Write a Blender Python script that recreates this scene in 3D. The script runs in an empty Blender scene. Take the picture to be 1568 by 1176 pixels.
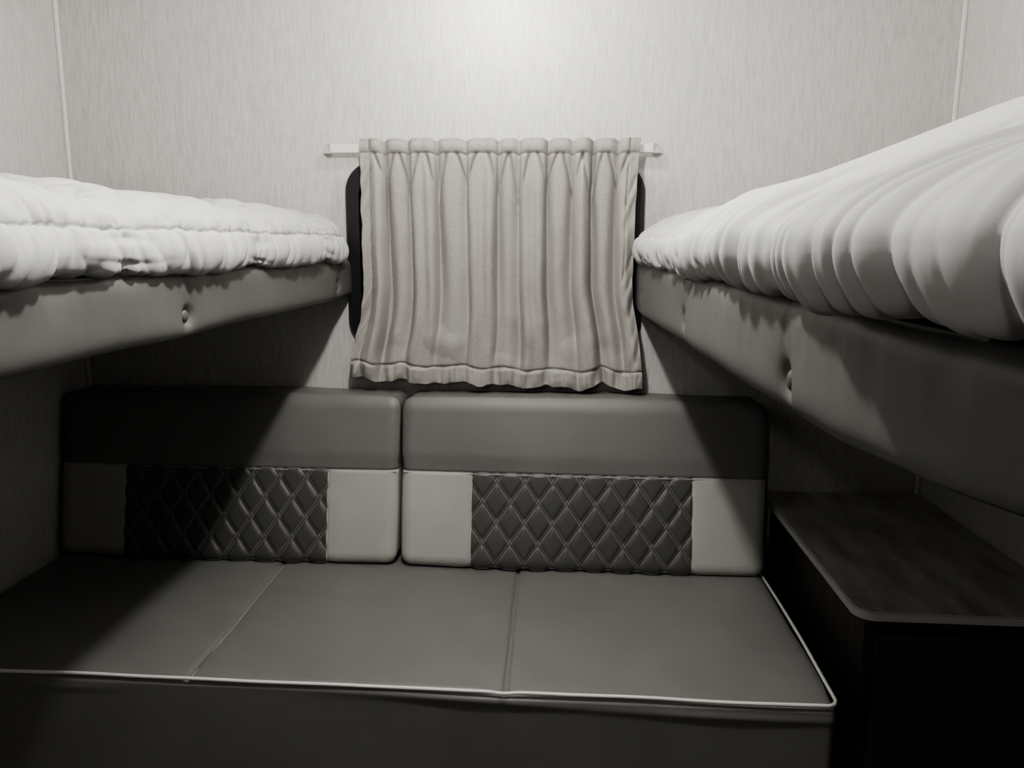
import bpy, bmesh, math, random
from mathutils import Vector, Matrix, noise, Euler
random.seed(4)
H = 1.25            # eye height above the floor
XL, XR = -1.31, 0.937   # side walls
YB, YF = 2.05, -0.9     # back wall, wall behind the viewer
ZC = H + 0.74

# ------------------------------------------------------------ helpers
def N(x, y=0.0, z=0.0): return noise.noise(Vector((x, y, z)))
def sm(a, b, x):
    t = max(0.0, min(1.0, (x - a) / (b - a))); return t * t * (3 - 2 * t)
def lerp_tab(tab, x):
    if x <= tab[0][0]: return tab[0][1]
    for (a, va), (b, vb) in zip(tab, tab[1:]):
        if x <= b: return va + (vb - va) * (x - a) / (b - a)
    return tab[-1][1]
def link(ob, parent=None):
    bpy.context.scene.collection.objects.link(ob)
    if parent: ob.parent = parent
    return ob
def empty(name):
    e = bpy.data.objects.new(name, None); e.empty_display_size = 0.1
    return link(e)
def mesh_ob(name, verts, faces, mats, parent=None, smooth=True, fm=None):
    me = bpy.data.meshes.new(name)
    me.from_pydata(verts, [], faces)
    for m in mats: me.materials.append(m)
    if smooth: me.polygons.foreach_set('use_smooth', [True] * len(me.polygons))
    if fm: me.polygons.foreach_set('material_index', fm)
    me.update()
    return link(bpy.data.objects.new(name, me), parent)
def box(name, mn, mx, mat, parent=None, bev=0.0):
    bm = bmesh.new(); bmesh.ops.create_cube(bm, size=1)
    for v in bm.verts:
        v.co = Vector([(mn[i] + mx[i]) / 2 + v.co[i] * (mx[i] - mn[i]) for i in range(3)])
    if bev:
        bmesh.ops.bevel(bm, geom=bm.edges[:], offset=bev, segments=3, affect='EDGES', profile=0.5)
    me = bpy.data.meshes.new(name); bm.to_mesh(me); bm.free(); me.materials.append(mat)
    return link(bpy.data.objects.new(name, me), parent)
def axis_coords(L, r, n):
    e = [0, r * .12, r * .3, r * .5, r * .75]
    mid = [r + (L - 2 * r) * i / n for i in range(n + 1)]
    return e + mid + [L - q for q in reversed(e)]
def grid_box(name, mn, mx, r, n, mats, disp=None, matf=None, warp=None, parent=None):
    ax = [axis_coords(mx[i] - mn[i], r, n[i]) for i in range(3)]
    c = [len(a) - 1 for a in ax]
    ids = {}; verts = []; faces = []; fm = []
    def vid(i, j, k):
        key = (i, j, k)
        if key in ids: return ids[key]
        p = Vector((mn[0] + ax[0][i], mn[1] + ax[1][j], mn[2] + ax[2][k]))
        core = Vector([min(max(p[a], mn[a] + r), mx[a] - r) for a in range(3)])
        d = p - core
        if d.length < 1e-9: nn = Vector((0, 0, 1))
        else: nn = d.normalized()
        q = core + nn * r
        if disp: q = q + nn * disp(q, nn)
        if warp: q = warp(q)
        ids[key] = len(verts); verts.append(q); return ids[key]
    def add(a, b, d, e, cen):
        faces.append((vid(*a), vid(*b), vid(*d), vid(*e)))
        fm.append(matf(cen) if matf else 0)
    for i in range(c[0]):
        for k in range(c[2]):
            cx = mn[0] + (ax[0][i] + ax[0][i + 1]) / 2; cz = mn[2] + (ax[2][k] + ax[2][k + 1]) / 2
            add((i, 0, k), (i + 1, 0, k), (i + 1, 0, k + 1), (i, 0, k + 1), (cx, 0, cz))
            J = c[1]
            add((i, J, k), (i, J, k + 1), (i + 1, J, k + 1), (i + 1, J, k), (cx, 9, cz))
    for i in range(c[0]):
        for j in range(c[1]):
            cx = mn[0] + (ax[0][i] + ax[0][i + 1]) / 2; K = c[2]
            add((i, j, K), (i + 1, j, K), (i + 1, j + 1, K), (i, j + 1, K), (cx, 1, mx[2]))
            add((i, j, 0), (i, j + 1, 0), (i + 1, j + 1, 0), (i + 1, j, 0), (cx, 1, mn[2]))
    for j in range(c[1]):
        for k in range(c[2]):
            cz = mn[2] + (ax[2][k] + ax[2][k + 1]) / 2; I = c[0]
            add((0, j, k), (0, j, k + 1), (0, j + 1, k + 1), (0, j + 1, k), (mn[0], 1, cz))
            add((I, j, k), (I, j + 1, k), (I, j + 1, k + 1), (I, j, k + 1), (mx[0], 1, cz))
    return mesh_ob(name, verts, faces, mats, parent, True, fm)
def tube(name, pts, rad, mat, parent=None, res=3, cyclic=False):
    cu = bpy.data.curves.new(name, 'CURVE'); cu.dimensions = '3D'
    cu.bevel_depth = rad; cu.bevel_resolution = res
    sp = cu.splines.new('POLY'); sp.points.add(len(pts) - 1)
    for p, q in zip(sp.points, pts): p.co = (q[0], q[1], q[2], 1)
    sp.use_cyclic_u = cyclic; cu.use_fill_caps = True
    cu.materials.append(mat)
    return link(bpy.data.objects.new(name, cu), parent)

# ------------------------------------------------------------ materials
def newmat(name, col, rough=0.6, spec=0.5):
    m = bpy.data.materials.new(name); m.use_nodes = True
    b = m.node_tree.nodes['Principled BSDF']
    b.inputs['Base Color'].default_value = (*col, 1); b.inputs['Roughness'].default_value = rough
    b.inputs['Specular IOR Level'].default_value = spec
    return m, m.node_tree, b
def nd(nt, t, **kw):
    n = nt.nodes.new(t)
    for k, v in kw.items(): setattr(n, k, v)
    return n
def coords(nt, scale=(1, 1, 1), rot=(0, 0, 0)):
    tc = nd(nt, 'ShaderNodeTexCoord'); mp = nd(nt, 'ShaderNodeMapping')
    mp.inputs['Scale'].default_value = scale; mp.inputs['Rotation'].default_value = rot
    nt.links.new(tc.outputs['Object'], mp.inputs['Vector']); return mp.outputs['Vector']
def ntex(nt, vec, scale, detail=3, rough=0.55):
    n = nd(nt, 'ShaderNodeTexNoise'); n.inputs['Scale'].default_value = scale
    n.inputs['Detail'].default_value = detail; n.inputs['Roughness'].default_value = rough
    nt.links.new(vec, n.inputs['Vector']); return n.outputs['Fac']
def ramp(nt, fac, stops):
    r = nd(nt, 'ShaderNodeValToRGB'); el = r.color_ramp.elements
    el[0].position = stops[0][0]; el[0].color = (*stops[0][1], 1)
    el[1].position = stops[-1][0]; el[1].color = (*stops[-1][1], 1)
    for p, c in stops[1:-1]:
        e = el.new(p); e.color = (*c, 1)
    nt.links.new(fac, r.inputs['Fac']); return r.outputs['Color']
def bump(nt, b, h, strength, dist):
    n = nd(nt, 'ShaderNodeBump'); n.inputs['Strength'].default_value = strength; n.inputs['Distance'].default_value = dist
    nt.links.new(h, n.inputs['Height']); nt.links.new(n.outputs['Normal'], b.inputs['Normal'])
def mul(c, k): return tuple(x * k for x in c)

WCOL = (0.575, 0.567, 0.545)
def wallpaper(name):
    m, nt, b = newmat(name, WCOL, 0.5, 0.35)
    a = ntex(nt, coords(nt, (1, 1, 0.10)), 330, 2, 0.5)
    c = ntex(nt, coords(nt, (1, 1, 0.13)), 170, 2, 0.5)
    mx = nd(nt, 'ShaderNodeMath', operation='ADD'); nt.links.new(a, mx.inputs[0]); nt.links.new(c, mx.inputs[1])
    hf = nd(nt, 'ShaderNodeMath', operation='MULTIPLY'); nt.links.new(mx.outputs[0], hf.inputs[0]); hf.inputs[1].default_value = 0.5
    col = ramp(nt, hf.outputs[0], [(0.34, mul(WCOL, 0.86)), (0.5, WCOL), (0.66, mul(WCOL, 1.10))])
    nt.links.new(col, b.inputs['Base Color'])
    bump(nt, b, hf.outputs[0], 0.35, 0.0015)
    return m
M_wall = wallpaper('wallpaper')
M_ceil, nt, b = newmat('ceiling_panel', (0.45, 0.44, 0.42), 0.6)
M_floor, nt, b = newmat('floor_vinyl', (0.10, 0.09, 0.08), 0.5)
nt.links.new(ramp(nt, ntex(nt, coords(nt, (8, 1, 1)), 6, 4), [(0.3, (0.05, 0.045, 0.04)), (0.7, (0.11, 0.10, 0.09))]), b.inputs['Base Color'])
M_trim, _, _ = newmat('white_trim', (0.74, 0.73, 0.70), 0.4)

def leather(name, col, rough=0.5, spec=0.4):
    m, nt, b = newmat(name, col, rough, spec)
    vo = nd(nt, 'ShaderNodeTexVoronoi'); vo.inputs['Scale'].default_value = 700
    nt.links.new(coords(nt), vo.inputs['Vector'])
    bump(nt, b, vo.outputs['Distance'], 0.12, 0.0006)
    n = ntex(nt, coords(nt), 7, 3)
    nt.links.new(ramp(nt, n, [(0.3, mul(col, 0.94)), (0.7, mul(col, 1.05))]), b.inputs['Base Color'])
    return m
GREY = (0.160, 0.158, 0.149)
M_grey = leather('grey_vinyl', GREY, 0.48, 0.45)
M_light = leather('light_grey_vinyl', (0.42, 0.414, 0.39), 0.5)
M_rail = leather('rail_vinyl', (0.120, 0.118, 0.112), 0.40, 0.5)
M_dark, _, _ = newmat('dark_board', (0.03, 0.029, 0.028), 0.7)
M_pipe, _, _ = newmat('white_piping', (0.74, 0.73, 0.70), 0.45)
M_thread, _, _ = newmat('grey_thread', (0.34, 0.335, 0.315), 0.6)
M_button = leather('button_vinyl', (0.10, 0.098, 0.092), 0.35)

# quilting parameters (local metres)
PX, PZ = 0.070, 0.100
QCOL = (0.075, 0.074, 0.070)
def quilt_mat(name, x0, z0):
    m, nt, b = newmat(name, QCOL, 0.42, 0.5)
    tc = nd(nt, 'ShaderNodeTexCoord'); sp = nd(nt, 'ShaderNodeSeparateXYZ')
    nt.links.new(tc.outputs['Object'], sp.inputs[0])
    def mth(op, a, c=None):
        n = nd(nt, 'ShaderNodeMath', operation=op)
        for i, q in enumerate((a, c)):
            if q is None: continue
            if isinstance(q, (int, float)): n.inputs[i].default_value = q
            else: nt.links.new(q, n.inputs[i])
        return n.outputs[0]
    X = mth('DIVIDE', mth('SUBTRACT', sp.outputs['X'], x0), PX)
    Z = mth('DIVIDE', mth('SUBTRACT', sp.outputs['Z'], z0), PZ)
    outs = []
    for sgn in ('ADD', 'SUBTRACT'):
        f = mth('FRACT', mth('ADD', mth(sgn, X, Z), 100.5))
        d = mth('ABSOLUTE', mth('SUBTRACT', f, 0.5))
        dd = mth('ABSOLUTE', mth('SUBTRACT', d, 0.060))
        outs.append(mth('LESS_THAN', dd, 0.010))
    k = mth('MAXIMUM', outs[0], outs[1])
    mx = nd(nt, 'ShaderNodeMix', data_type='RGBA')
    nt.links.new(k, mx.inputs['Factor']); mx.inputs['A'].default_value = (*QCOL, 1); mx.inputs['B'].default_value = (0.25, 0.245, 0.23, 1)
    nt.links.new(mx.outputs['Result'], b.inputs['Base Color'])
    return m

def cloth(name, col, rough=0.85, wscale=900, bs=0.15):
    m, nt, b = newmat(name, col, rough, 0.2)
    b.inputs['Sheen Weight'].default_value = 0.05
    n = ntex(nt, coords(nt), wscale, 2)
    bump(nt, b, n, bs, 0.0008)
    return m, nt, b
M_duvet, nt, b = cloth('white_cotton', (0.47, 0.468, 0.463), 0.75, 500, 0.08)
CUR = (0.350, 0.334, 0.312)
M_curtain, nt, b = cloth('beige_weave', CUR, 0.85, 900, 0.2)
wv = ntex(nt, coords(nt, (0.5, 1, 1.4)), 520, 3, 0.7)
nt.links.new(ramp(nt, wv, [(0.3, mul(CUR, 0.72)), (0.5, CUR), (0.7, mul(CUR, 1.26))]), b.inputs['Base Color'])
M_black, _, _ = newmat('black_frame', (0.012, 0.012, 0.013), 0.35)
M_glass, _, _ = newmat('night_glass', (0.01, 0.012, 0.015), 0.06, 0.8)
# laminate
M_lam, nt, b = newmat('wood_laminate', (0.2, 0.17, 0.14), 0.38)
v = coords(nt, (1, 0.35, 1), (0, 0, 0.6))
nz = ntex(nt, v, 16, 6, 0.62)
nt.links.new(ramp(nt, nz, [(0.3, (0.22, 0.21, 0.20)), (0.5, (0.40, 0.385, 0.365)), (0.7, (0.56, 0.545, 0.52))]), b.inputs['Base Color'])
M_edge, _, _ = newmat('laminate_edge', (0.55, 0.54, 0.52), 0.4)
M_cab, nt, b = newmat('dark_wood', (0.06, 0.048, 0.04), 0.5)
nt.links.new(ramp(nt, ntex(nt, coords(nt, (1, 1, 0.08)), 60, 4), [(0.3, (0.025, 0.021, 0.018)), (0.7, (0.055, 0.047, 0.040))]), b.inputs['Base Color'])

# ------------------------------------------------------------ room
T = 0.05
box('floor', (XL - T, YF - T, -T), (XR + T, YB + T, 0), M_floor)
box('ceiling', (XL - T, YF - T, ZC), (XR + T, YB + T, ZC + T), M_ceil)
box('wall_left', (XL - T, YF - T, 0), (XL, YB + T, ZC), M_wall)
box('wall_right', (XR, YF - T, 0), (XR + T, YB + T, ZC), M_wall)
box('wall_front', (XL, YF - T, 0), (XR, YF, ZC), M_cab)
WX0, WX1, WZ0, WZ1 = -0.568, 0.196, H - 0.272, H + 0.207
hx0, hx1, hz0, hz1 = WX0 + .02, WX1 - .02, WZ0 + .02, WZ1 - .02
vs = []; fs = []
def wbox(a, c, d, e):
    o = len(vs)
    for y in (YB, YB + T):
        for (x, z) in ((a, d), (c, d), (c, e), (a, e)): vs.append((x, y, z))
    fs.extend([(o, o + 1, o + 2, o + 3), (o + 7, o + 6, o + 5, o + 4), (o, o + 4, o + 5, o + 1), (o + 1, o + 5, o + 6, o + 2), (o + 2, o + 6, o + 7, o + 3), (o + 3, o + 7, o + 4, o)])
wbox(XL, hx0, 0, ZC); wbox(hx1, XR, 0, ZC); wbox(hx0, hx1, 0, hz0); wbox(hx0, hx1, hz1, ZC)
mesh_ob('wall_back', vs, fs, [M_wall], smooth=False)
box('trim_1', (XL, YB - 0.010, 0), (XL + 0.010, YB, ZC), M_trim, bev=0.003)
box('trim_2', (XR - 0.010, YB - 0.010, 0), (XR, YB, ZC), M_trim, bev=0.003)
box('trim_3', (XL, YB - 0.014, ZC - 0.014), (XR, YB, ZC), M_trim, bev=0.003)
box('baseboard_back', (XL, YB - 0.012, 0), (XR, YB, 0.07), M_trim, bev=0.003)

# ------------------------------------------------------------ window
win = empty('window_1')
def rrect(x0, x1, z0, z1, r, n=10):
    out = []
    for cx, cz, a0 in ((x1 - r, z1 - r, 0), (x0 + r, z1 - r, 90), (x0 + r, z0 + r, 180), (x1 - r, z0 + r, 270)):
        for i in range(n + 1):
            a = math.radians(a0 + 90 * i / n); out.append((cx + r * math.cos(a), cz + r * math.sin(a)))
    return out
def ring(name, o_in, o_out, mat, y0, y1, parent):
    n = len(o_in); V = []; F = []
    loops = [(o_out, y1), (o_out, y0 + .004), ([(a * .9 + c * .1, b_ * .9 + d * .1) for (a, b_), (c, d) in zip(o_out, o_in)], y0), (o_in, y0), (o_in, y1)]
    for lp, y in loops:
        for p in lp: V.append((p[0], y, p[1]))
    for l in range(len(loops) - 1):
        for i in range(n):
            j = (i + 1) % n
            F.append((l * n + i, l * n + j, (l + 1) * n + j, (l + 1) * n + i))
    return mesh_ob(name, V, F, [mat], parent, False)
ring('outer_frame', rrect(WX0 + .035, WX1 - .035, WZ0 + .035, WZ1 - .035, .05), rrect(WX0, WX1, WZ0, WZ1, .075), M_black, YB - .016, YB + .01, win)
ring('inner_frame', rrect(WX0 + .055, WX1 - .055, WZ0 + .055, WZ1 - .055, .04), rrect(WX0 + .034, WX1 - .034, WZ0 + .034, WZ1 - .034, .05), M_black, YB - .004, YB + .02, win)
box('glass', (hx0 - .005, YB + .02, hz0 - .005), (hx1 + .005, YB + .026, hz1 + .005), M_glass, win)

# ------------------------------------------------------------ curtain + rail
rod = empty('curtain_rail')
rz = H + 0.238
box('track', (-0.600, YB - 0.026, rz - 0.011), (0.212, YB - 0.020, rz + 0.011), M_trim, rod, 0.002)
for k, (xe, sg) in enumerate(((-0.600, -1), (0.212, 1))):
    V = [(xe, YB - 0.028, rz - .012), (xe + sg * .022, YB - 0.010, rz - .010), (xe + sg * .012, YB - 0.010, rz + .012), (xe, YB - 0.028, rz + .012),
         (xe, YB, rz - .012), (xe + sg * .022, YB, rz - .010), (xe + sg * .012, YB, rz + .012), (xe, YB, rz + .012)]
    F = [(0, 1, 2, 3), (7, 6, 5, 4), (0, 4, 5, 1), (1, 5, 6, 2), (2, 6, 7, 3), (3, 7, 4, 0)]
    mesh_ob('bracket_%d' % (k + 1), V, F, [M_trim], rod, False)
VAL = [0.085, 0.175, 0.275, 0.385, 0.50, 0.575, 0.675, 0.765, 0.835, 0.925]
VALB = [0.10, 0.19, 0.29, 0.40, 0.50, 0.59, 0.69, 0.785, 0.865, 0.945]
DEP = [1.25, 0.9, 1.0, 0.7, 1.1, 0.8, 1.0, 0.9, 1.3, 1.0]
LIM = [1, .85, .7, .9, .65, 1, .8, .9, 1, 1]
nx, nz_ = 600, 300
V = []; F = []
for j in range(nz_ + 1):
    t = j / nz_                                    # 0 top, 1 bottom
    for i in range(nx + 1):
        s = i / nx
        L = -0.515 - 0.040 * sm(0.60, 1, t) + 0.003 * N(t * 6, 3.1)
        R = 0.178 + 0.022 * sm(0.6, 1, t) - 0.010 * math.sin(math.pi * min(1, t * 1.2)) + 0.003 * N(t * 6, 8.1)
        y = 0; zsc = 0
        for k in range(len(VAL)):
            c = VAL[k] + (VALB[k] - VAL[k]) * t + 0.004 * N(t * 2.2, k * 3.7)
            dd = s - c
            if abs(dd) > .13: continue
            prof = 0.9 + 0.4 * N(t * 1.7 + k * 5.1, 2.2)
            wdt = 0.013 + 0.008 * sm(.1, .6, t)
            fade = 1 - .50 * sm(LIM[k] - .2, LIM[k] + .2, t)
            a = DEP[k] * prof * fade * (0.015 + 0.013 * sm(.03, .22, t) - .012 * sm(.85, 1, t))
            side_ = 1 if k % 2 else -1
            w1 = wdt * (0.55 if dd * side_ > 0 else 1.35)
            y += a * math.exp(-(dd / w1) ** 2)
            y -= 0.50 * a * math.exp(-((dd - 0.028 * side_) / 0.020) ** 2)
            zsc += math.exp(-(dd / 0.014) ** 2)
            ph = (t - 0.045) / (0.13 + .07 * ((k * 7) % 3) / 2)
            if 0 < ph < 1.2:
                for sg in (-1, 1):
                    y += 0.0110 * math.exp(-((dd - sg * 0.038 * (1 - ph)) / 0.0075) ** 2) * (1 - sm(.5, 1.2, ph)) * sm(0, .12, ph)
        zt = H + 0.258 - 0.006 * min(1, zsc)
        zb = H - 0.346 - 0.014 * s - 0.004 * math.sin(math.pi * s) + 0.004 * math.sin(s * 37 + 1) + 0.009 * N(s * 11, 5)
        z = zt + (zb - zt) * t
        y -= 0.0030 * math.exp(-((t - 0.030) / 0.016) ** 2)
        y += 0.0045 * math.exp(-((t - 0.056) / 0.006) ** 2)
        y += 0.005 * N(s * 7 + t * 1.5, t * 2.5, 2.2) * sm(.1, .3, t)
        y -= 0.010 * max(0, N(s * 12, t * 9, 12.2)) * sm(.6, .85, t)
        y += 0.0018 * N(s * 16 + t * 5, t * 9, 7.2) * sm(.05, .3, t)
        hem = sm(0.925, 0.940, t)
        y -= 0.014 * hem * (0.25 + N(s * 30, t * 4, 4.4)) * sm(1.03, .97, t) + .006 * hem * N(s * 60, t * 8, 9)
        y += 0.007 * math.exp(-((t - 0.930) / 0.006) ** 2)
        edge = min(s, 1 - s)
        y += 0.005 * math.exp(-((edge - 0.035) / 0.005) ** 2) * (0.8 + N(t * 18, s * 3))
        y += 0.014 * N(t * 15 + s * 40, s * 2.5) * math.exp(-(edge / 0.040) ** 2) * sm(.05, .15, t)
        z += 0.008 * hem * N(s * 26, 2.0)
        V.append((L + (R - L) * s, min(1.992 + y - 0.006 * sm(.6, 1, t), 2.022), z))
for j in range(nz_):
    for i in range(nx):
        a = j * (nx + 1) + i; F.append((a, a + nx + 1, a + nx + 2, a + 1))
cur = mesh_ob('window_curtain', V, F, [M_curtain])
so = cur.modifiers.new('thick', 'SOLIDIFY'); so.thickness = 0.0018; so.offset = 1

# ------------------------------------------------------------ sofa
sofa = empty('sofa')
ZS = H - 0.80
Y0B = 1.835                     # foot of the backrest front
ZTOP, ZSEAM = H - 0.383, H - 0.562
def recline(q):
    k = (q.z - ZS) / (ZTOP - ZS)
    f = (2.04 - q.y) / (2.04 - Y0B)          # front leans, back stays flat
    return Vector((q.x, q.y + 0.085 * k * max(0, f), q.z))
def backrest(name, x0, x1, seed):
    pw = 0.178; xa, xb = x0 + pw, x1 - pw
    xc, zc = (xa + xb) / 2, (ZS + ZSEAM) / 2
    qm = quilt_mat('quilted_vinyl_' + name, xc, zc)
    def disp(q, n):
        d = 0.0
        cx = (q.x - x0) / (x1 - x0)
        d += 0.006 * math.sin(math.pi * max(0, min(1, cx))) * 1
        d += 0.0030 * N(q.x * 5 + seed, q.y * 5, q.z * 6)
        if n.z > .2: d += 0.002 * N(q.x * 7 + seed, 1.1)
        if n.y < -0.3:
            d -= 0.0045 * math.exp(-((q.z - ZSEAM) / 0.0028) ** 2)
            if q.z > ZSEAM: d += 0.006 * sm(0, 0.05, q.z - ZSEAM)
            else:
                for xs in (xa, xb): d -= 0.0035 * math.exp(-((q.x - xs) / 0.0028) ** 2)
                if xa < q.x < xb:
                    X = (q.x - xc) / PX; Z = (q.z - zc) / PZ
                    hgt = 1
                    for s in (X + Z, X - Z):
                        f = abs((s + 100.5) % 1 - 0.5)
                        e = max(0, f - 0.055) / 0.445
                        hgt *= min(1, 1 - math.exp(-e / 0.13))
                    d += 0.0065 * hgt - 0.002
                    for s in (X + Z, X - Z):
                        f = abs((s + 100.5) % 1 - 0.5)
                        d += 0.0014 * math.exp(-(f / 0.035) ** 2)
                else: d += 0.002 * sm(0, 0.03, min(abs(q.x - xa), abs(q.x - xb)))
        return d
    def matf(c):
        if c[1] == 0:
            if c[2] > ZSEAM: return 0
            return 2 if xa < c[0] < xb else 1
        if c[1] == 1 and c[2] < ZSEAM: return 1
        return 0
    ob = grid_box(name, (x0, Y0B, ZS + 0.004), (x1, 2.04, ZTOP), 0.028, (330, 16, 165), [M_grey, M_light, qm], disp, matf, recline, sofa)
    pts = []
    for i in range(60):
        x = x0 + .004 + (x1 - x0 - .008) * i / 59
        p = recline(Vector((x, Y0B - 0.0065 * math.sin(math.pi * i / 59) + 0.001, ZSEAM - 0.003)))
        pts.append(p)
    tube(name + '_seam_piping', pts, 0.0013, M_thread, sofa)
backrest('backrest_left', -1.297, -0.412, 1.0)
backrest('backrest_right', -0.402, 0.500, 7.0)

SX0, SX1, SY0 = -1.30, 0.498, 1.305
def seat_disp(q, n):
    d = 0.0
    if n.z > 0.2:
        for xs, dp in ((-0.70, .005), (-0.10, .008)):
            d -= dp * math.exp(-((q.x - xs - 0.004 * math.sin(q.y * 6)) / 0.0035) ** 2) * sm(0, .3, n.z)
            d -= 0.004 * math.exp(-abs(q.x - xs) / 0.03)
        d -= 0.004 * sm(0.08, 0.0, q.y - SY0)
        d += 0.005 * N(q.x * 3, q.y * 5)
    if n.y < -0.3:
        d += 0.003 * N(q.x * 2.5, q.z * 4, 3)
        d -= 0.003 * math.exp(-((q.x + 0.10) / 0.004) ** 2)
        d += 0.006 * math.exp(-((ZS - q.z - .026 - .008 * math.sin(q.x * 4)) / .009) ** 2) * max(0, 0.3 + N(q.x * 3, 7.7))
    return d
grid_box('seat_cushion', (SX0, SY0, ZS - 0.24), (SX1, 2.03, ZS), 0.016, (420, 90, 60), [M_grey], seat_disp, None, None, sofa)
pts = []
for i in range(140):
    x = SX0 + .01 + (SX1 - SX0 - .035) * i / 139
    pts.append((x, SY0 + 0.002 + 0.002 * N(x * 4), ZS - 0.004 + 0.003 * N(x * 5, 4) - .003 * math.exp(-((x + .1) / .02) ** 2)))
for i in range(1, 8):
    a = math.radians(90 * i / 8)
    pts.append((SX1 - .022 + .022 * math.sin(a), SY0 + .022 - .020 * math.cos(a), ZS - .004))
for i in range(60):
    y = SY0 + .022 + .56 * i / 59
    pts.append((SX1 + .001 + .004 * math.sin(math.pi * i / 59), y, ZS - .004 + .002 * N(y * 6, 2)))
tube('seat_piping', pts, 0.0034, M_pipe, sofa)
pts = [(-0.70 + 0.007 + 0.004 * math.sin(y * 6), y, ZS - 0.0058 + 0.003 * N(-2.1, y * 5) + (0.002 if y > 1.4 else 0)) for y in [1.315 + .52 * i / 40 for i in range(41)]]
tube('seat_stitching', pts, 0.0011, M_thread, sofa)
box('sofa_base', (SX0 + .03, SY0 + .05, 0.06), (SX1 - .03, 2.03, ZS - .243), M_dark, sofa, .005)
for k, (x, y) in enumerate(((-1.2, 1.42), (.40, 1.42), (-1.2, 1.95), (.40, 1.95))):
    bm = bmesh.new(); bmesh.ops.create_cone(bm, cap_ends=True, segments=24, radius1=.018, radius2=.026, depth=.06)
    me = bpy.data.meshes.new('foot'); bm.to_mesh(me); bm.free(); me.materials.append(M_black)
    o = link(bpy.data.objects.new('foot_%d' % (k + 1), me), sofa); o.location = (x, y, .03)

# ------------------------------------------------------------ bunks
def catmull(P, n):
    out = []
    Q = [P[0]] + P + [P[-1]]
    for i in range(1, len(Q) - 2):
        for k in range(n):
            t = k / n
            r = []
            for a in range(2):
                p0, p1, p2, p3 = Q[i - 1][a], Q[i][a], Q[i + 1][a], Q[i + 2][a]
                r.append(0.5 * ((2 * p1) + (-p0 + p2) * t + (2 * p0 - 5 * p1 + 4 * p2 - p3) * t * t + (-p0 + 3 * p1 - 3 * p2 + p3) * t ** 3))
            out.append(tuple(r))
    out.append(P[-1]); return out
Y_NEAR, Y_FAR = 0.10, 2.030
Y_DUV = 1.990
def ridge(x, y=0.0, z=0.0, p=2.0):
    return max(0.0, 1 - 2.4 * abs(N(x, y, z))) ** p

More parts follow.
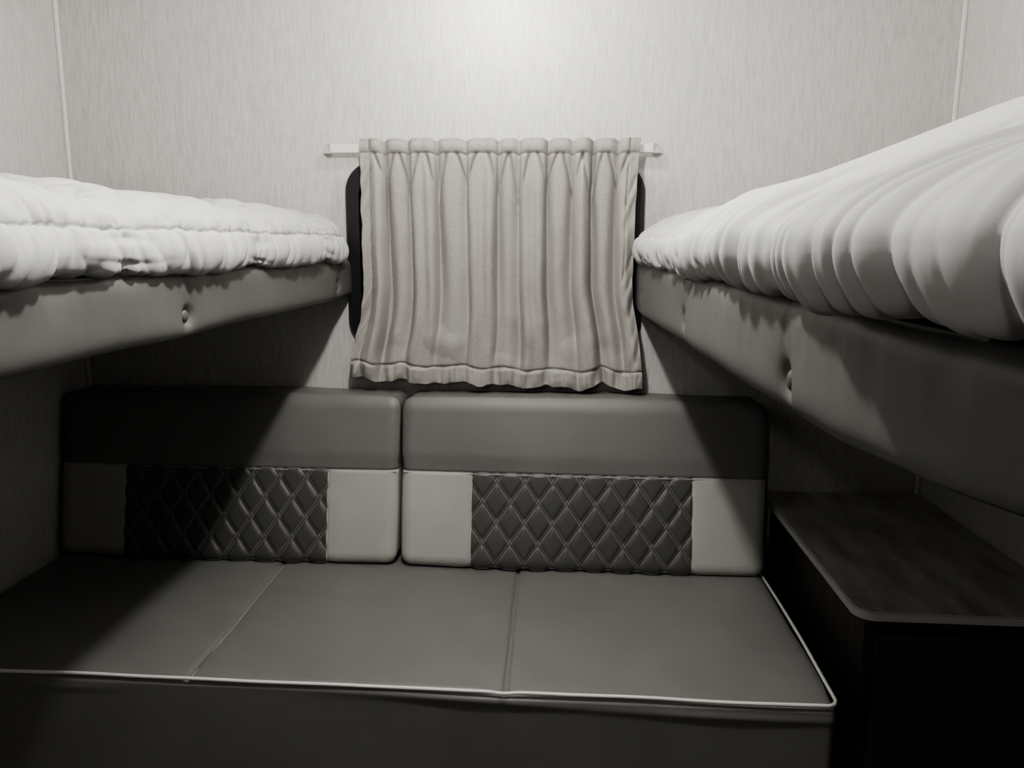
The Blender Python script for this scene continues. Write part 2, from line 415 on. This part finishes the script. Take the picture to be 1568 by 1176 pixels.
def bunk(side):
    left = side < 0
    xe = -0.557 if left else 0.180                 # rail face
    xw = XL if left else XR
    inn = -1 if left else 1                        # towards the wall
    b = empty('bunk_bed')
    ya, yb = sorted((xe + inn * .035, xw))
    box('platform', (ya, Y_NEAR, H - .100), (yb, Y_FAR, H - .062), M_dark, b, .004)
    bt = [(0.10, -.100), (.305, -.105), (.38, -.115), (.53, -.130), (.66, -.135), (1.23, -.147), (2.05, -.168)] if not left else [(0, -.137), (2.05, -.135)]
    buttons = [(1.138, -.108), (1.926, -.104), (.35, -.108)] if left else [(.66, -.110), (1.24, -.112), (1.89, -.115), (.12, -.1)]
    V = []; F = []; ny = 520
    m = 30
    for i in range(ny + 1):
        y = Y_NEAR + (Y_FAR - Y_NEAR) * i / ny
        zb = lerp_tab(bt, y) + .003 * N(y * 4, side)
        zt = -.040 + .003 * N(y * 6, 3)
        row = []
        for j in range(5): row.append((.05 - .042 * j / 4, zt, j))
        for j in range(m + 1):
            t = j / m; z = zt + (zb - zt) * t
            o = .008 * (1 - (abs(2 * t - 1)) ** 6) 
            row.append((.008 - o, z, 9))
        for j in range(1, 5): row.append((.008 + .042 * j / 4, zb, j))
        for (dx, z, tag) in row:
            dep = 0
            if tag == 9:
                k = (zt - z)
                dep += .006 * max(0, N(y * 22, z * 9, 5 + side)) * math.exp(-k / .025) + .004 * N(y * 5, z * 6, 2 + side)
                for by, bz in buttons:
                    if abs(y - by) > .08: continue
                    r = math.hypot((y - by), (z - bz) * 1.0)
                    dep += .013 * math.exp(-(r / .013) ** 2)
                    dep += .0050 * math.exp(-(r / .035) ** 2)
                    dep += .0030 * math.exp(-((y - by - .02 * N(z * 30, by)) / .008) ** 2) * sm(-.1, -.05, z)
            V.append((xe + inn * (dx + dep), y, H + z))
    W = len(V) // (ny + 1)
    for i in range(ny):
        for j in range(W - 1):
            a = i * W + j
            f = (a, a + 1, a + W + 1, a + W)
            F.append(f if not left else f[::-1])
    for i in (0, ny):
        F.append(tuple(i * W + j for j in range(W)))
    mesh_ob('padded_rail', V, F, [M_rail], b)
    for k, (by, bz) in enumerate(buttons):
        bm = bmesh.new(); bmesh.ops.create_uvsphere(bm, u_segments=20, v_segments=12, radius=.0095)
        for v in bm.verts: v.co.x *= .5
        for f in bm.faces: f.smooth = True
        me = bpy.data.meshes.new('button'); bm.to_mesh(me); bm.free(); me.materials.append(M_button)
        o = link(bpy.data.objects.new('button_%d' % (k + 1), me), b); o.location = (xe + inn * .0115, by, H + bz)
    xm0, xm1 = sorted((xe + inn * .05, xw - inn * .02))
    box('mattress', (xm0, Y_NEAR + .02, H - .060), (xm1, Y_FAR - .05, H + .020), M_duvet, b, .02)

    # duvet ---------------------------------------------------
    Wd = abs(xw - xe) - .006
    if left:
        P0 = [(.10, -.034), (.03, -.044), (-.008, -.044), (-.022, -.030), (-.026, -.004), (-.018, .028), (.012, .054), (.08, .074), (.24, .090), (.45, .104), (Wd - .12, .116), (Wd - .03, .104), (Wd, .06)]
    else:
        P0 = [(.10, -.034), (.03, -.044), (-.006, -.044), (-.022, -.028), (-.028, -.004), (-.020, .022), (.015, .045), (.08, .066), (.20, .088), (.38, .108), (Wd - .12, .112), (Wd - .03, .095), (Wd, .06)]
    prof = catmull(P0, 14)
    cum = [0]
    for p, q in zip(prof, prof[1:]): cum.append(cum[-1] + math.hypot(q[0] - p[0], q[1] - p[1]))
    ns = 300; P = []
    k = 0
    for i in range(ns + 1):
        u = i / ns; L = cum[-1] * (0.38 * u + 0.62 * u * u)
        while k < len(cum) - 2 and cum[k + 1] < L: k += 1
        t = (L - cum[k]) / max(1e-9, cum[k + 1] - cum[k])
        P.append((prof[k][0] + (prof[k + 1][0] - prof[k][0]) * t, prof[k][1] + (prof[k + 1][1] - prof[k][1]) * t, L))
    nrm = []
    for i in range(ns + 1):
        a = P[max(0, i - 1)]; c = P[min(ns, i + 1)]
        tx, tz = c[0] - a[0], c[1] - a[1]; l = math.hypot(tx, tz)
        nrm.append((-tz / l, tx / l))
    Lseam = next(p[2] for p in P if p[1] > .024 and p[0] < .05)   # stitched row on the drop
    yseams = [1.80, 1.40, .97, .54] if left else [1.78, 1.36, .92, .48]
    lseams = [Lseam, Lseam + .24, Lseam + .48]
    V = []; F = []; ny = 960
    for i in range(ny + 1):
        y = Y_NEAR - .02 + (Y_DUV - Y_NEAR + .02) * i / ny
        endr = sm(0, .07, Y_DUV + .002 - y)
        for j in range(ns + 1):
            px, pz, L = P[j]; nxn, nzn = nrm[j]
            z = pz
            z += (.010 * N(y * 3.1, px * 4, 1.0) if left else .008 * N(y * 2.6, px * 4, 6.0)) * sm(0, .06, pz)
            if not left: z += .044 * sm(1.12, .72, y) * sm(.04, .30, px)
            d = 0.0
            low = sm(.075, .015, pz) if px < .2 else 0
            top = 1 - low
            dl = min(abs(L - q - .004 * N(y * 7, q)) for q in lseams); dy = min(abs(y - q - .018 * N(L * 9, q * 7)) for q in yseams)
            act = sm(0.05, 0.12, L)
            wx = y + .022 * N(L * 9, y * 5, 41)            # domain-warped running coordinate
            if left:
                d += act * (.013 * (1 - math.exp(-dl / .030)) * (1 - math.exp(-dy / .045)) - .006)
                d -= act * .0050 * math.exp(-(dl / .0026) ** 2)
                d -= act * .0055 * ridge(wx * 24, L * 5, 11, 1.1) * math.exp(-dl / .060)
                d -= act * .0045 * ridge(wx * 52, L * 8, 13, 1.1) * math.exp(-dl / .030)
                d -= act * .0055 * ridge(L * 30, y * 6, 15, 1.2) * math.exp(-dy / .045)
                d -= .0050 * ridge(wx * 14 + 4 * L, L * 4, 8, 1.4) * low
                d -= .0045 * ridge(wx * 33 - 7 * L, L * 9, 88, 1.3) * low
                d += .011 * N(y * 5, L * 5, 21) * top * act
                d -= .0070 * ridge(y * 7 - L * 5, L * 7 + y * 2, 31, 2.0) * top
                d -= .0045 * ridge(y * 13 + L * 9, L * 16 - y * 3, 37, 2.0) * top
                px2 = px - .005 * N(y * 5, 1.3) * low * 2
                z += (.008 * N(y * 5.5, 2.7) + .004 * N(y * 17, 3.7)) * sm(.02, -.040, pz) * act
            else:
                near = sm(1.35, .75, y)
                yy = y + .38 * (L - .12) + .05 * N(L * 3, y * 1.5, 3)
                fall = low * .9 + .85 * sm(.80, .12, L)
                fall = min(1, fall)
                d -= (.005 + .005 * near) * ridge(yy * 7, L * .8, 8, 1.4) * fall
                d -= (.0065) * ridge(yy * 15 + 1.2 * N(L * 4, y), L * 1.2, 18, 1.8) * fall
                d -= (.0038) * ridge(yy * 32 + 1.2 * N(L * 4, y), L * 1.8, 28, 1.5) * fall
                d -= .0060 * ridge(wx * 30, L * 5, 11, 1.1) * math.exp(-dl / .055) * (1 - near) * act
                d -= .0045 * ridge(wx * 48, L * 8, 13, 1.1) * math.exp(-dl / .030) * (1 - near) * act
                d -= .0040 * ridge(wx * 22 - L * 20, L * 9, 61, 1.6) * act * (1 - near)
                d += act * (.010 * (1 - math.exp(-dl / .030)) * (1 - math.exp(-dy / .035)) - .003) * (1 - near)
                d += act * .009 * near
                d += .006 * N(y * 5, L * 4, 21) * top * act
                px2 = px - .005 * N(y * 5, 1.3) * low * 2 - .026 * sm(.62, .42, y) * sm(.075, .0, pz) * sm(.02, .07, L)
                z += (.008 * N(y * 5.5, 2.7) + .004 * N(y * 15, 3.7)) * sm(.02, -.038, pz) * act
                z += .010 * sm(.6, .3, y) * sm(.02, -.038, pz)
            px2 = px2 + nxn * d; z = z + nzn * d
            zz = z if z < .0 else z * (0.60 + 0.40 * endr)
            px2 = px2 + .02 * (1 - endr) * low
            px2 = min(px2, Wd)
            V.append((xe + inn * px2, y, H + zz))
    W = ns + 1
    for i in range(ny):
        for j in range(ns):
            a = i * W + j; f = (a, a + 1, a + W + 1, a + W)
            F.append(f if not left else f[::-1])
    F.append(tuple(range(W))); F.append(tuple(ny * W + q for q in range(W)))
    mesh_ob('duvet', V, F, [M_duvet])
bunk(-1)
bunk(1)

# ------------------------------------------------------------ nightstand
ns_ = empty('nightstand_cabinet')
tx0, ty0, tzt = 0.528, 1.335, H - 0.637
pts = []
r = .035
for i in range(11):
    a = math.radians(180 + 90 * i / 10); pts.append((tx0 + r + r * math.cos(a), ty0 + r + r * math.sin(a)))
pts += [(XR - .002, ty0), (XR - .002, YB - .013), (tx0, YB - .013)]
bm = bmesh.new()
vb = [bm.verts.new((x, y, tzt - .016)) for x, y in pts]; f = bm.faces.new(vb)
ex = bmesh.ops.extrude_face_region(bm, geom=[f])
for v in [g for g in ex['geom'] if isinstance(g, bmesh.types.BMVert)]: v.co.z = tzt
bmesh.ops.recalc_face_normals(bm, faces=bm.faces[:])
topf = [e for e in bm.edges if all(abs(v.co.z - tzt) < 1e-6 for v in e.verts)]
bmesh.ops.bevel(bm, geom=topf, offset=.0025, segments=2, affect='EDGES')
me = bpy.data.meshes.new('top'); me.materials.append(M_lam); me.materials.append(M_edge)
for f in bm.faces:
    if abs(f.normal.z) < .9: f.material_index = 1
bm.to_mesh(me); bm.free(); link(bpy.data.objects.new('top', me), ns_)
bx0, by0 = .556, 1.372
box('body', (bx0, by0, 0.0), (XR - .002, YB - .013, tzt - .016), M_cab, ns_, .002)
dz0, dz1, dx0, dx1 = .10, tzt - .05, bx0 + .018, XR - .02
for nm, a in (('stile_1', (dx0, dx0 + .05, dz0, dz1)), ('stile_2', (dx1 - .05, dx1, dz0, dz1)), ('rail_1', (dx0 + .05, dx1 - .05, dz1 - .05, dz1)), ('rail_2', (dx0 + .05, dx1 - .05, dz0, dz0 + .05))):
    box('door_' + nm, (a[0], by0 - .018, a[2]), (a[1], by0, a[3]), M_cab, ns_, .0015)
box('door_panel', (dx0 + .045, by0 - .008, dz0 + .045), (dx1 - .045, by0, dz1 - .045), M_cab, ns_)

# ------------------------------------------------------------ ceiling lights (long fitting over the aisle, two bulbs)
LX, LZ = -0.17, H + 0.60
lamp = empty('ceiling_light')
box('housing', (LX - .05, 0.70, ZC - .03), (LX + .05, 1.86, ZC), M_trim, lamp, .008)
for k, (ly, en) in enumerate(((0.96, 37.0), (1.78, 6.5))):
    bm = bmesh.new(); bmesh.ops.create_cone(bm, cap_ends=True, segments=32, radius1=.030, radius2=.036, depth=.012)
    for v in bm.verts: v.co += Vector((LX, ly, ZC - .036))
    me = bpy.data.meshes.new('socket'); bm.to_mesh(me); bm.free(); me.materials.append(M_trim)
    link(bpy.data.objects.new('socket_%d' % (k + 1), me), lamp)
    ld = bpy.data.lights.new('bulb', 'POINT'); ld.energy = en; ld.color = (1.0, 0.98, 0.945); ld.shadow_soft_size = 0.03
    lo = link(bpy.data.objects.new('bulb_%d' % (k + 1), ld), lamp); lo.location = (LX, ly, LZ)
# unseen fill light added behind the viewer, in a sconce-shaped fitting
sc = empty('fill_lamp')
sx, sz = -0.35, H + 0.35
box('backplate', (sx - .04, YF, sz - .07), (sx + .04, YF + .012, sz + .07), M_trim, sc, .004)
box('arm', (sx - .008, YF + .012, sz + .045), (sx + .008, YF + .07, sz + .058), M_trim, sc, .002)
bm = bmesh.new(); bmesh.ops.create_cone(bm, cap_ends=True, segments=32, radius1=.035, radius2=.025, depth=.014)
for v in bm.verts: v.co += Vector((sx, YF + .075, sz + .046))
me = bpy.data.meshes.new('cap'); bm.to_mesh(me); bm.free(); me.materials.append(M_trim)
link(bpy.data.objects.new('cap', me), sc)
ld = bpy.data.lights.new('bulb', 'POINT'); ld.energy = 7; ld.color = (1.0, 0.975, 0.94); ld.shadow_soft_size = 0.03  # weak added fill for the shadows below the right bunk
lo = link(bpy.data.objects.new('fill_bulb', ld), sc); lo.location = (sx, YF + .075, sz)

w = bpy.data.worlds.new('World'); bpy.context.scene.world = w; w.use_nodes = True
w.node_tree.nodes['Background'].inputs['Color'].default_value = (0.01, 0.01, 0.012, 1)
w.node_tree.nodes['Background'].inputs['Strength'].default_value = 0.3
vsx = bpy.context.scene.view_settings
vsx.view_transform = 'AgX'
try: vsx.look = 'AgX - Medium High Contrast'
except Exception as e: print('look', e)

# ------------------------------------------------------------ camera
cd = bpy.data.cameras.new('camera'); cd.sensor_width = 36; cd.lens = 27.55; cd.clip_start = .02
co = link(bpy.data.objects.new('camera', cd))
rot = Matrix.Rotation(math.radians(3.80), 4, 'Z') @ Matrix.Rotation(math.radians(90 - 10.06), 4, 'X') @ Matrix.Rotation(0.006, 4, 'Z')
co.matrix_world = Matrix.Translation((0, 0, H)) @ rot
bpy.context.scene.camera = co
